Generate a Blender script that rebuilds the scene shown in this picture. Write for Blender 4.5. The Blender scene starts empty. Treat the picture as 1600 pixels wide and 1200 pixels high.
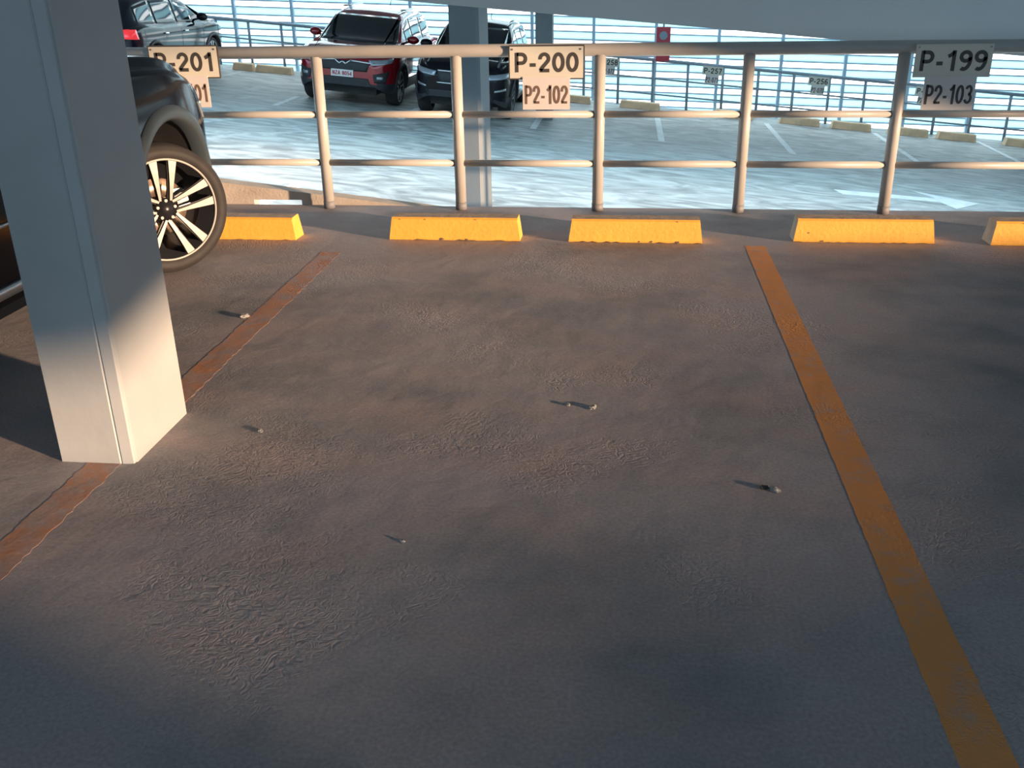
import bpy, bmesh, math, random
from mathutils import Vector, Matrix
from mathutils.bvhtree import BVHTree
random.seed(7)
S = bpy.context.scene
C = S.collection
PI = math.pi

# ------------------------------------------------------------------ camera
cam_d = bpy.data.cameras.new('camera')
cam = bpy.data.objects.new('camera', cam_d)
C.objects.link(cam)
r = Vector((0.99330639, 0.11435715, -0.01627474))
u = Vector((-0.03026507, 0.39363685, 0.91876768))
f = Vector((-0.11147399, 0.91212525, -0.39446302))
m4 = Matrix((r, u, -f)).transposed().to_4x4()
m4.translation = Vector((0, 0, 1.58))
cam.matrix_world = m4
cam_d.sensor_fit = 'HORIZONTAL'
cam_d.sensor_width = 36
cam_d.lens = 1491.66 * 36 / 1600
cam_d.clip_end = 300
S.camera = cam

# ------------------------------------------------------------------ world, sun, exposure
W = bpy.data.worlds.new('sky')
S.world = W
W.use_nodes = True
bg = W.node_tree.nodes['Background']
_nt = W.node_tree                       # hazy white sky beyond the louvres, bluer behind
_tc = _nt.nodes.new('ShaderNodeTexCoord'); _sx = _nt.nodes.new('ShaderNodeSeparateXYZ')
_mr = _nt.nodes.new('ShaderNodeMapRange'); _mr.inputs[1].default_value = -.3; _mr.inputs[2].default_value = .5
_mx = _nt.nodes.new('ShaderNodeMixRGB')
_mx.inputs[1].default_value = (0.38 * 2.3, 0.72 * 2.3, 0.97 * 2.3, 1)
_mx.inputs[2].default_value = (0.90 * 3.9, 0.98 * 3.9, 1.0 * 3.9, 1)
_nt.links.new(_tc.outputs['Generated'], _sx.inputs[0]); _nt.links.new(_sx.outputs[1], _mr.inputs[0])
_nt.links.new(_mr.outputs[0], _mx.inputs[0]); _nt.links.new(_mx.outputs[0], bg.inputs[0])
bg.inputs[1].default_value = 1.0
AZ, EL = math.radians(26), math.radians(5.4)
sd = bpy.data.lights.new('sun', 'SUN')
sd.energy = 9.8
sd.color = (1.0, 0.66, 0.42)
sd.angle = math.radians(1.5)
sun = bpy.data.objects.new('sun', sd)
C.objects.link(sun)
sun.location = (7, -4, 2)
sdir = Vector((-math.cos(AZ) * math.cos(EL), math.sin(AZ) * math.cos(EL), -math.sin(EL)))
sun.rotation_euler = sdir.to_track_quat('-Z', 'Y').to_euler()
S.view_settings.view_transform = 'Standard'
S.view_settings.look = 'None'
S.view_settings.exposure = 0.0
S.view_settings.gamma = 1.0
S.view_settings.use_curve_mapping = False

# ------------------------------------------------------------------ materials
def mat(name, col, rough=0.5, metal=0.0, coat=0.0, noise=0.0, nscale=8.0, bump=0.0, bscale=60.0, col2=None, spec=0.5):
    m = bpy.data.materials.new(name)
    m.use_nodes = True
    nt = m.node_tree
    b = nt.nodes['Principled BSDF']
    b.inputs['Roughness'].default_value = rough
    b.inputs['Metallic'].default_value = metal
    b.inputs['Coat Weight'].default_value = coat
    b.inputs['Coat Roughness'].default_value = 0.03
    b.inputs['Specular IOR Level'].default_value = spec
    tc = nt.nodes.new('ShaderNodeTexCoord')
    n = nt.nodes.new('ShaderNodeTexNoise')
    n.inputs['Scale'].default_value = nscale
    n.inputs['Detail'].default_value = 5
    nt.links.new(tc.outputs['Object'], n.inputs['Vector'])
    mx = nt.nodes.new('ShaderNodeMixRGB')
    c2 = col2 or tuple(max(0, c * (1 - noise)) for c in col)
    mx.inputs[1].default_value = (*col, 1)
    mx.inputs[2].default_value = (*c2, 1)
    rp = nt.nodes.new('ShaderNodeMapRange')
    rp.inputs[1].default_value = 0.4
    rp.inputs[2].default_value = 0.65
    nt.links.new(n.outputs['Fac'], rp.inputs[0])
    nt.links.new(rp.outputs[0], mx.inputs[0])
    nt.links.new(mx.outputs[0], b.inputs['Base Color'])
    if bump:
        n2 = nt.nodes.new('ShaderNodeTexNoise')
        n2.inputs['Scale'].default_value = bscale
        nt.links.new(tc.outputs['Object'], n2.inputs['Vector'])
        bp = nt.nodes.new('ShaderNodeBump')
        bp.inputs['Strength'].default_value = bump
        bp.inputs['Distance'].default_value = 0.01
        nt.links.new(n2.outputs['Fac'], bp.inputs['Height'])
        nt.links.new(bp.outputs[0], b.inputs['Normal'])
    return m

def _n(nt, t, **k):
    x = nt.nodes.new(t)
    for a, v in k.items():
        setattr(x, a, v)
    return x

def floor_height(nt, vec):
    """trowel arcs and ridges of the near floor; returns a height socket"""
    L = nt.links.new
    # ridged, swirling scars: distorted rings around scattered cells
    vo = _n(nt, 'ShaderNodeTexVoronoi'); vo.inputs['Scale'].default_value = 0.9
    L(vec, vo.inputs['Vector'])
    no = _n(nt, 'ShaderNodeTexNoise'); no.inputs['Scale'].default_value = 3.0; no.inputs['Detail'].default_value = 6
    L(vec, no.inputs['Vector'])
    ad = _n(nt, 'ShaderNodeMath', operation='MULTIPLY_ADD'); L(vo.outputs['Distance'], ad.inputs[0]); ad.inputs[1].default_value = 330
    m2 = _n(nt, 'ShaderNodeMath', operation='MULTIPLY'); L(no.outputs['Fac'], m2.inputs[0]); m2.inputs[1].default_value = 60
    L(m2.outputs[0], ad.inputs[2])
    si = _n(nt, 'ShaderNodeMath', operation='SINE'); L(ad.outputs[0], si.inputs[0])
    fine = _n(nt, 'ShaderNodeTexNoise'); fine.inputs['Scale'].default_value = 55; fine.inputs['Detail'].default_value = 4
    L(vec, fine.inputs['Vector'])
    sf = _n(nt, 'ShaderNodeMath', operation='MULTIPLY'); L(si.outputs[0], sf.inputs[0])
    fr = _n(nt, 'ShaderNodeMapRange'); fr.inputs[1].default_value = .42; fr.inputs[2].default_value = .62
    n4 = _n(nt, 'ShaderNodeTexNoise'); n4.inputs['Scale'].default_value = 22; n4.inputs['Detail'].default_value = 5; L(vec, n4.inputs['Vector'])
    L(n4.outputs['Fac'], fr.inputs[0]); L(fr.outputs[0], sf.inputs[1])
    rg = _n(nt, 'ShaderNodeTexNoise'); rg.inputs['Scale'].default_value = 24; rg.inputs['Detail'].default_value = 3; rg.inputs['Distortion'].default_value = 2.2; L(vec, rg.inputs['Vector'])
    r5 = _n(nt, 'ShaderNodeMath', operation='SUBTRACT'); L(rg.outputs['Fac'], r5.inputs[0]); r5.inputs[1].default_value = .5
    r6 = _n(nt, 'ShaderNodeMath', operation='ABSOLUTE'); L(r5.outputs[0], r6.inputs[0])
    r7 = _n(nt, 'ShaderNodeMath', operation='MULTIPLY'); L(r6.outputs[0], r7.inputs[0]); r7.inputs[1].default_value = -9
    s5 = _n(nt, 'ShaderNodeMath', operation='MULTIPLY'); L(sf.outputs[0], s5.inputs[0]); s5.inputs[1].default_value = .5
    s6 = _n(nt, 'ShaderNodeMath', operation='ADD'); L(s5.outputs[0], s6.inputs[0]); L(r7.outputs[0], s6.inputs[1])
    sf = s6
    mask = _n(nt, 'ShaderNodeTexNoise'); mask.inputs['Scale'].default_value = 1.25; mask.inputs['Detail'].default_value = 3
    L(vec, mask.inputs['Vector'])
    mr = _n(nt, 'ShaderNodeMapRange'); mr.inputs[1].default_value = 0.50; mr.inputs[2].default_value = 0.66
    L(mask.outputs['Fac'], mr.inputs[0])
    a = _n(nt, 'ShaderNodeMath', operation='MULTIPLY'); L(sf.outputs[0], a.inputs[0]); L(mr.outputs[0], a.inputs[1])
    a2 = _n(nt, 'ShaderNodeMath', operation='MULTIPLY'); L(a.outputs[0], a2.inputs[0]); a2.inputs[1].default_value = 0.36
    med = _n(nt, 'ShaderNodeTexNoise'); med.inputs['Scale'].default_value = 7; med.inputs['Detail'].default_value = 7
    L(vec, med.inputs['Vector'])
    b = _n(nt, 'ShaderNodeMath', operation='MULTIPLY_ADD'); L(med.outputs['Fac'], b.inputs[0]); b.inputs[1].default_value = 1.3
    L(a2.outputs[0], b.inputs[2])
    gr = _n(nt, 'ShaderNodeMath', operation='MULTIPLY_ADD'); L(fine.outputs['Fac'], gr.inputs[0]); gr.inputs[1].default_value = 0.12
    L(b.outputs[0], gr.inputs[2])
    return gr.outputs[0]

def near_floor_mat(name, base, dark, brown, worn=None):
    m = bpy.data.materials.new(name); m.use_nodes = True
    nt = m.node_tree; L = nt.links.new
    b = nt.nodes['Principled BSDF']; b.inputs['Roughness'].default_value = 0.72
    b.inputs['Specular IOR Level'].default_value = 0.08
    ge = _n(nt, 'ShaderNodeNewGeometry')
    vec = ge.outputs['Position']
    n1 = _n(nt, 'ShaderNodeTexNoise'); n1.inputs['Scale'].default_value = 0.8; n1.inputs['Detail'].default_value = 7; n1.inputs['Roughness'].default_value = .6
    L(vec, n1.inputs['Vector'])
    r1 = _n(nt, 'ShaderNodeMapRange'); r1.inputs[1].default_value = .44; r1.inputs[2].default_value = .66; L(n1.outputs['Fac'], r1.inputs[0])
    x1 = _n(nt, 'ShaderNodeMixRGB'); x1.inputs[1].default_value = (*base, 1); x1.inputs[2].default_value = (*dark, 1); L(r1.outputs[0], x1.inputs[0])
    mp = _n(nt, 'ShaderNodeMapping'); mp.inputs['Location'].default_value = (11, 4, 0); mp.inputs['Scale'].default_value = (1.1, 1.9, 1); L(vec, mp.inputs[0])
    n2 = _n(nt, 'ShaderNodeTexNoise'); n2.inputs['Scale'].default_value = 1.6; n2.inputs['Detail'].default_value = 8; L(mp.outputs[0], n2.inputs['Vector'])
    r2 = _n(nt, 'ShaderNodeMapRange'); r2.inputs[1].default_value = .45; r2.inputs[2].default_value = .75; r2.inputs[4].default_value = .8; L(n2.outputs['Fac'], r2.inputs[0])
    x2 = _n(nt, 'ShaderNodeMixRGB'); L(x1.outputs[0], x2.inputs[1]); x2.inputs[2].default_value = (*brown, 1); L(r2.outputs[0], x2.inputs[0])
    n3 = _n(nt, 'ShaderNodeTexNoise'); n3.inputs['Scale'].default_value = 90; n3.inputs['Detail'].default_value = 3; L(vec, n3.inputs['Vector'])
    r3 = _n(nt, 'ShaderNodeMapRange'); r3.inputs[1].default_value = .3; r3.inputs[2].default_value = .7; r3.inputs[3].default_value = .86; r3.inputs[4].default_value = 1.12; L(n3.outputs['Fac'], r3.inputs[0])
    x3 = _n(nt, 'ShaderNodeVectorMath', operation='SCALE'); L(x2.outputs[0], x3.inputs[0]); L(r3.outputs[0], x3.inputs['Scale'])
    out = x3.outputs[0]
    if worn is not None:   # paint over the floor, chipped in places
        paint, lo, hi = worn
        w = _n(nt, 'ShaderNodeTexNoise'); w.inputs['Scale'].default_value = 9; w.inputs['Detail'].default_value = 9; w.inputs['Roughness'].default_value = .7; L(vec, w.inputs['Vector'])
        rw = _n(nt, 'ShaderNodeMapRange'); rw.inputs[1].default_value = lo; rw.inputs[2].default_value = hi; rw.inputs[3].default_value = 0.06; L(w.outputs['Fac'], rw.inputs[0])
        x4 = _n(nt, 'ShaderNodeMixRGB'); x4.inputs[1].default_value = (*paint, 1); L(out, x4.inputs[2]); L(rw.outputs[0], x4.inputs[0])
        out = x4.outputs[0]
    L(out, b.inputs['Base Color'])
    bp = _n(nt, 'ShaderNodeBump'); bp.inputs['Strength'].default_value = 0.55; bp.inputs['Distance'].default_value = 0.006
    L(floor_height(nt, vec), bp.inputs['Height']); L(bp.outputs[0], b.inputs['Normal'])
    return m

def far_floor_mat():
    m = bpy.data.materials.new('ramp_concrete'); m.use_nodes = True
    nt = m.node_tree; L = nt.links.new
    b = nt.nodes['Principled BSDF']
    ge = _n(nt, 'ShaderNodeNewGeometry')
    mp = _n(nt, 'ShaderNodeMapping'); mp.inputs['Scale'].default_value = (.8, 2.0, 1); L(ge.outputs['Position'], mp.inputs[0])
    n1 = _n(nt, 'ShaderNodeTexNoise'); n1.inputs['Scale'].default_value = 1.3; n1.inputs['Detail'].default_value = 6; n1.inputs['Distortion'].default_value = 2.2; L(mp.outputs[0], n1.inputs['Vector'])
    r1 = _n(nt, 'ShaderNodeMapRange'); r1.inputs[1].default_value = .35; r1.inputs[2].default_value = .65; L(n1.outputs['Fac'], r1.inputs[0])
    x1 = _n(nt, 'ShaderNodeMixRGB'); x1.inputs[1].default_value = (.27, .27, .26, 1); x1.inputs[2].default_value = (.62, .62, .59, 1); L(r1.outputs[0], x1.inputs[0])
    L(x1.outputs[0], b.inputs['Base Color'])
    r2 = _n(nt, 'ShaderNodeMapRange'); r2.inputs[3].default_value = .42; r2.inputs[4].default_value = .68; L(n1.outputs['Fac'], r2.inputs[0]); L(r2.outputs[0], b.inputs['Roughness'])
    bp = _n(nt, 'ShaderNodeBump'); bp.inputs['Strength'].default_value = .3; bp.inputs['Distance'].default_value = .02; L(n1.outputs['Fac'], bp.inputs['Height']); L(bp.outputs[0], b.inputs['Normal'])
    return m

M = {}
FB = (.42, .385, .39); FD = (.23, .235, .245); FBR = (.47, .375, .355)
M['floor'] = near_floor_mat('floor_concrete', FB, FD, FBR)
M['line'] = near_floor_mat('orange_brown_paint', FB, FD, FBR, worn=((.80, .33, .10), .50, .78))
M['line_faded'] = near_floor_mat('faded_orange_paint', FB, FD, FBR, worn=((.60, .25, .11), .32, .66))
M['far_floor'] = far_floor_mat()
M['column'] = mat('column_paint', (.43, .45, .455), .55, noise=.08, nscale=3, bump=.10, bscale=25)
M['ceiling'] = mat('ceiling_paint', (.40, .43, .46), .8, noise=.1, nscale=1.5, bump=.1)
M['fascia'] = mat('beam_paint', (.68, .74, .76), .7, noise=.1, nscale=.6, bump=.1)
M['wall'] = mat('wall_paint', (.58, .63, .68), .8, noise=.15, nscale=1.0)
M['rail'] = mat('rail_paint', (.47, .45, .42), .42, noise=.10, nscale=5, bump=.05)
M['rail_foot_shade'] = mat('shaded_rail_paint', (.22, .22, .23), .6, noise=.2, nscale=9)  # darker tone stands for the wheel stops' shade on the post bottoms
M['yellow'] = mat('yellow_stop_paint', (.95, .48, .075), .55, noise=.07, nscale=7, bump=.25, bscale=40)
M['stop_top'] = mat('brown_stop_top', (.55, .40, .28), .8, noise=.3, nscale=14, bump=.3, bscale=60)  # top faces browner and darker than the yellow sides
M['stop_end'] = mat('plain_grey_end', (.60, .58, .50), .85, noise=.2, nscale=14, bump=.3)  # left end face grey instead of yellow
M['chip'] = mat('chipped_concrete', (.16, .12, .09), .9, noise=.3, nscale=30)
M['tan'] = mat('tan_stop_paint', (.92, .64, .40), .7, noise=.2, nscale=5)
M['kerb'] = mat('kerb_concrete', (.50, .44, .38), .8, noise=.2, nscale=5, bump=.3)
M['black'] = mat('black_matt', (.02, .02, .022), .7, noise=.2)
M['white_line'] = mat('white_road_paint', (.95, .95, .93), .6, noise=.15, nscale=6)
M['worn_white'] = mat('worn_white_paint', (.62, .63, .60), .6, noise=.25, nscale=4)
M['sign'] = mat('sign_face', (.66, .64, .56), .45, noise=.04, nscale=4)
M['card'] = mat('card_face', (.68, .65, .63), .5, noise=.04, nscale=4)
M['ink'] = mat('dark_ink', (.06, .055, .05), .5)
M['ink2'] = mat('brown_ink', (.17, .11, .08), .5)
M['screw'] = mat('screw_metal', (.3, .3, .3), .4, metal=.8)
M['steel'] = mat('painted_steel', (.26, .31, .36), .5, noise=.1)
M['red_sign'] = mat('red_sign_face', (.50, .05, .07), .5, noise=.1)
M['red_pale'] = mat('pale_red_sign', (.80, .22, .20), .5)
M['debris'] = mat('pale_debris', (.34, .34, .33), .8, noise=.3, nscale=60)
M['debris_dark'] = mat('dark_debris', (.06, .05, .045), .8, noise=.3, nscale=60)
M['tyre'] = mat('tyre_rubber', (.030, .027, .026), .75, noise=.2, nscale=12, bump=.1)
M['rim'] = mat('machined_alloy', (.36, .345, .32), .45, metal=.15)
M['rim_dark'] = mat('dark_alloy', (.018, .019, .022), .3, metal=.2)
M['disc'] = mat('brake_disc', (.38, .28, .22), .4, metal=.8)
M['alloy'] = mat('grey_alloy', (.42, .44, .47), .35, metal=.7)
M['chrome'] = mat('chrome', (.85, .87, .9), .12, metal=1.0)
M['silver'] = mat('silver_trim', (.55, .58, .6), .3, metal=.8)
M['cladding'] = mat('grey_cladding', (.040, .055, .068), .45, noise=.08)
M['cladding_black'] = mat('black_cladding', (.022, .024, .028), .5, noise=.08)
M['glass'] = mat('tinted_glass', (.02, .03, .035), .05, coat=.5, spec=.6)
M['lamp'] = mat('headlamp_lens', (.35, .40, .45), .08, metal=.4, coat=1)
M['taillamp'] = mat('tail_lamp_lens', (.65, .02, .03), .12, coat=1)
_b = M['taillamp'].node_tree.nodes['Principled BSDF']; _b.inputs['Emission Color'].default_value = (1, .05, .06, 1); _b.inputs['Emission Strength'].default_value = .7
M['plate'] = mat('plate_white', (.80, .78, .76), .4)
M['paint_black'] = mat('black_car_paint', (.008, .009, .013), .12, coat=.0, spec=.2)
M['paint_dark'] = mat('dark_blue_car_paint', (.008, .010, .018), .13, coat=.3, spec=.4)
M['paint_red'] = mat('dark_red_car_paint', (.30, .008, .016), .14, coat=1, metal=.25)

def translucent(name, col):
    m = bpy.data.materials.new(name); m.use_nodes = True
    nt = m.node_tree
    b = nt.nodes['Principled BSDF']; b.inputs['Base Color'].default_value = (*col, 1); b.inputs['Roughness'].default_value = .5
    t = nt.nodes.new('ShaderNodeBsdfTranslucent'); t.inputs[0].default_value = (*col, 1)
    mx = nt.nodes.new('ShaderNodeMixShader'); mx.inputs[0].default_value = .72
    o = nt.nodes['Material Output']
    nt.links.new(b.outputs[0], mx.inputs[1]); nt.links.new(t.outputs[0], mx.inputs[2]); nt.links.new(mx.outputs[0], o.inputs[0])
    return m
M['blade'] = translucent('translucent_blade', (.68, .88, .92))
M['blade_edge'] = mat('blade_edge', (.36, .46, .54), .5)

# ------------------------------------------------------------------ helpers
def link_mesh(name, bm, m, parent=None, smooth=False, mats=None):
    me = bpy.data.meshes.new(name)
    bmesh.ops.recalc_face_normals(bm, faces=bm.faces)
    bm.to_mesh(me); bm.free()
    o = bpy.data.objects.new(name, me); C.objects.link(o)
    for x in (mats or [m]):
        me.materials.append(x)
    if smooth:
        for p in me.polygons: p.use_smooth = True
    if parent: o.parent = parent
    return o

def tag(o, label, cat, group=None):
    o['label'] = label; o['category'] = cat
    if group: o['group'] = group
    return o

def struct(o):
    o['kind'] = 'structure'; return o

def thing(name, label, cat, loc=(0, 0, 0), rot=(0, 0, 0), group=None):
    o = bpy.data.objects.new(name, None); C.objects.link(o)
    o.empty_display_size = .1
    o.location = loc; o.rotation_euler = rot
    return tag(o, label, cat, group)

def bx(bm, x0, x1, y0, y1, z0, z1, mi=0):
    v = [bm.verts.new((x, y, z)) for x in (x0, x1) for y in (y0, y1) for z in (z0, z1)]
    fs = [bm.faces.new([v[i] for i in q]) for q in ((0, 1, 3, 2), (4, 6, 7, 5), (0, 4, 5, 1), (2, 3, 7, 6), (0, 2, 6, 4), (1, 5, 7, 3))]
    for q in fs: q.material_index = mi
    return v

def hexa(bm, bot, top, mi=0):
    """bot, top: four points each, same order"""
    a = [bm.verts.new(p) for p in bot]; b = [bm.verts.new(p) for p in top]
    fs = [bm.faces.new(a[::-1]), bm.faces.new(b)] + [bm.faces.new((a[i], a[(i + 1) % 4], b[(i + 1) % 4], b[i])) for i in range(4)]
    for q in fs: q.material_index = mi
    return fs

def prism(bm, pts, axis, a0, a1, mi=0):
    """pts 2D polygon; axis 'x','y','z' = extrusion axis"""
    def P(p, a):
        return {'x': (a, p[0], p[1]), 'y': (p[0], a, p[1]), 'z': (p[0], p[1], a)}[axis]
    A = [bm.verts.new(P(p, a0)) for p in pts]; B = [bm.verts.new(P(p, a1)) for p in pts]
    n = len(pts)
    fs = [bm.faces.new(A), bm.faces.new(B[::-1])] + [bm.faces.new((A[i], B[i], B[(i + 1) % n], A[(i + 1) % n])) for i in range(n)]
    for q in fs: q.material_index = mi

def tube(bm, p0, p1, r, seg=20, cap=True, mi=0):
    p0, p1 = Vector(p0), Vector(p1); d = (p1 - p0).normalized()
    a = d.orthogonal().normalized(); b = d.cross(a)
    R = []
    for p in (p0, p1):
        R.append([bm.verts.new(p + a * r * math.cos(2 * PI * i / seg) + b * r * math.sin(2 * PI * i / seg)) for i in range(seg)])
    for i in range(seg):
        q = bm.faces.new((R[0][i], R[0][(i + 1) % seg], R[1][(i + 1) % seg], R[1][i])); q.smooth = True; q.material_index = mi
    if cap:
        for ring in (R[0][::-1], R[1]):
            q = bm.faces.new(ring); q.material_index = mi

def lathe_x(bm, prof, seg=64, mi=0, closed=False):
    """prof: list (x, r), revolved about X"""
    rings = [[bm.verts.new((x, r * math.cos(2 * PI * i / seg), r * math.sin(2 * PI * i / seg))) for i in range(seg)] for x, r in prof]
    n = len(rings)
    for k in range(n if closed else n - 1):
        A, B = rings[k], rings[(k + 1) % n]
        for i in range(seg):
            q = bm.faces.new((A[i], A[(i + 1) % seg], B[(i + 1) % seg], B[i])); q.smooth = True; q.material_index = mi

def bevel(bm, w, seg=2):
    bmesh.ops.bevel(bm, geom=list(bm.edges), offset=w, segments=seg, affect='EDGES', profile=.5, clamp_overlap=True)

def _arc(cx, cy, rx, ry, a0, a1, n=16):
    return [(cx + rx * math.cos(math.radians(a0 + (a1 - a0) * i / n)), cy + ry * math.sin(math.radians(a0 + (a1 - a0) * i / n))) for i in range(n + 1)]
GLYPH = {
    '0': (.60, [_arc(.30, .5, .215, .415, 0, 360, 32)]),
    '1': (.50, [[(.34, 0), (.34, 1)], [(.08, .71), (.22, .79), (.34, .93)]]),
    '2': (.60, [_arc(.29, .69, .205, .225, 190, -30) + [(.16, .20), (.10, .085)], [(.06, .085), (.53, .085)]]),
    '3': (.60, [_arc(.28, .715, .19, .20, 165, -90), _arc(.28, .30, .215, .215, 90, -165)]),
    '4': (.60, [[(.42, 0), (.42, .97), (.07, .31)], [(.03, .27), (.57, .27)]]),
    '5': (.60, [[(.51, .915), (.19, .915)], [(.20, .93), (.14, .50)], _arc(.29, .31, .215, .225, 135, -160)]),
    '6': (.60, [_arc(.30, .30, .205, .215, 0, 360, 26), _arc(.34, .45, .25, .465, 62, 195)]),
    '7': (.56, [[(.05, .915), (.51, .915)], [(.48, .90), (.33, .55), (.22, 0)]]),
    '8': (.60, [_arc(.30, .715, .18, .20, 0, 360, 26), _arc(.30, .30, .21, .215, 0, 360, 26)]),
    '9': (.60, [_arc(.30, .70, .205, .215, 0, 360, 26), _arc(.26, .55, .25, .465, 242, 375)]),
    'P': (.66, [[(.13, 0), (.13, 1)], [(.13, .915), (.36, .915)] + _arc(.36, .69, .20, .225, 90, -90)[1:] + [(.13, .465)]]),
    'N': (.70, [[(.12, 0), (.12, 1)], [(.12, .96), (.56, .04)], [(.56, 0), (.56, 1)]]),
    'Z': (.62, [[(.06, .915), (.54, .915)], [(.52, .88), (.08, .12)], [(.06, .085), (.56, .085)]]),
    'A': (.70, [[(.06, 0), (.34, 1)], [(.34, 1), (.62, 0)], [(.15, .30), (.53, .30)]]),
    '-': (.38, [[(.04, .37), (.32, .37)]]),
    ' ': (.35, []),
}
def text_part(name, body, m, parent, cx, cz, w, h, y, bold=.185, italic=0.0):
    """block lettering in the x-z plane at depth y, filling w by h"""
    bm = bmesh.new(); x = 0; total = sum(GLYPH[c][0] + .07 for c in body) - .07
    sx_ = w / total; t = bold * h / 2
    for c in body:
        adv, strokes = GLYPH[c]
        for st in strokes:
            closed = len(st) > 20 and (Vector(st[0]) - Vector(st[-1])).length < 1e-4
            P = [Vector(((x + a + italic * b) * sx_, b * h)) for a, b in st]
            n = len(P); A = []
            for i, p in enumerate(P):
                a = P[i - 1] if i else (P[-2] if closed else P[0]); b = P[i + 1] if i < n - 1 else (P[1] if closed else P[-1])
                d = (b - a).normalized(); nn = Vector((-d.y, d.x))
                A.append([bm.verts.new((q.x, yy, q.y)) for q, yy in ((p + nn * t, y - .0012), (p - nn * t, y - .0012), (p - nn * t, y), (p + nn * t, y))])
            for U, V in zip(A[:-1], A[1:]):
                for k in range(4): bm.faces.new((U[k], U[(k + 1) % 4], V[(k + 1) % 4], V[k]))
            if not closed: bm.faces.new(A[0]); bm.faces.new(A[-1][::-1])
        x += adv + .07
    for v in bm.verts: v.co.x += cx - w / 2; v.co.z += cz - h / 2
    return link_mesh(name, bm, m, parent)

# ------------------------------------------------------------------ setting
FSL = -.098
def fz(x): return -1.05 + FSL * x
def cz(x): return 1.255 - .095 * x

bm = bmesh.new(); bx(bm, -15, 9, -10, 6.95, -.30, 0); struct(link_mesh('floor', bm, M['floor']))
bm = bmesh.new()
hexa(bm, [(-18, 7.3, fz(-18) - .22), (9, 7.3, fz(9) - .22), (9, 21.62, fz(9) - .22), (-18, 21.62, fz(-18) - .22)],
     [(-18, 7.3, fz(-18)), (9, 7.3, fz(9)), (9, 21.62, fz(9)), (-18, 21.62, fz(-18))])
o = struct(link_mesh('floor', bm, M['far_floor'])); o['label'] = 'pale swirled concrete floor of the lower sloping ramp'
bm = bmesh.new(); bx(bm, -15, 9, -4.4, 7.25, 2.55, 2.8); struct(link_mesh('ceiling', bm, M['ceiling']))
# upper ramp: its edge beam and slab over the lower deck
bm = bmesh.new()
def band(bm, y0, y1, dz0, dz1, x0=-18, x1=9):
    hexa(bm, [(x0, y0, cz(x0) + dz0), (x1, y0, cz(x1) + dz0), (x1, y1, cz(x1) + dz0), (x0, y1, cz(x0) + dz0)],
         [(x0, y0, cz(x0) + dz1), (x1, y0, cz(x1) + dz1), (x1, y1, cz(x1) + dz1), (x0, y1, cz(x0) + dz1)])
band(bm, 7.40, 7.62, 0, 2.6)
o = struct(link_mesh('trim_1', bm, M['fascia']))
bm = bmesh.new(); band(bm, 14.6, 20.5, .12, .34); band(bm, 7.63, 10.0, .12, .34)  # unseen slab, split so skylight falls on the ramp floor
o = struct(link_mesh('ceiling', bm, M['ceiling']))
# added right wall out of view; opening cut to shape the sun patches
bm = bmesh.new()
prism(bm, [(-10, -3), (22.4, -3), (22.4, .68), (3.1, .68), (2.5, .74), (2.0, .81), (.3, .86), (-1.3, .91), (-2.4, 1.04), (-3.3, 1.09), (-10, 1.09)], 'x', 9.0, 9.25)
op = [(-3.3, 1.09), (-3.3, 1.42), (-1.45, 1.70), (-.1, 2.50), (1.7, 2.45), (2.4, 2.05), (2.95, 1.72), (3.45, 1.38), (4.55, 1.08), (6.9, .88), (6.9, .68)]
prism(bm, [(-10, 1.09), (-3.3, 1.09), (-3.3, 4), (-10, 4)], 'x', 9.0, 9.25)
prism(bm, [(6.9, .68), (22.4, .68), (22.4, 4), (6.9, 4)], 'x', 9.0, 9.25)
for (a, b), (c, d) in zip(op[1:-2], op[2:-1]):
    prism(bm, [(a, b), (c, d), (c, 4), (a, 4)], 'x', 9.0, 9.25)
struct(link_mesh('sun_mask_wall_right', bm, M['wall']))

bm = bmesh.new(); bx(bm, -15, 9, -8.2, -8, -1, 2.1); struct(link_mesh('sky_block_wall_front', bm, M['wall']))  # added unseen wall behind the camera, cuts low skylight on the column
# louvred screen at the far side: translucent blades with dark edges
lou = None
bm = bmesh.new()
bm2 = bmesh.new()
pitch = .30
def zl(k, x): return -3.4 + k * pitch - .04 * x
for k in range(22):
    def slab(b_, d0, d1, y0, y1):
        x0, x1 = -17, 11
        hexa(b_, [(x0, y0, zl(k, x0) + d0), (x1, y0, zl(k, x1) + d0), (x1, y1, zl(k, x1) + d0), (x0, y1, zl(k, x0) + d0)],
             [(x0, y0, zl(k, x0) + d1), (x1, y0, zl(k, x1) + d1), (x1, y1, zl(k, x1) + d1), (x0, y1, zl(k, x0) + d1)])
    slab(bm, .02, .16, 22.0, 22.015)
    slab(bm2, -.008, .02, 21.97, 22.04)
    slab(bm2, .16, .185, 21.97, 22.04)
lou = struct(link_mesh('wall_back', bm, M['blade']))
e = struct(link_mesh('louvre_frame', bm2, M['blade_edge'], lou))
k = 0
for i in range(20):
    x = -15.4 + 1.33 * i
    bm = bmesh.new(); bx(bm, x - .032, x + .032, 21.86, 21.96, -4, 3.2)
    struct(link_mesh('mullion', bm, M['blade_edge'], lou))

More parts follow.
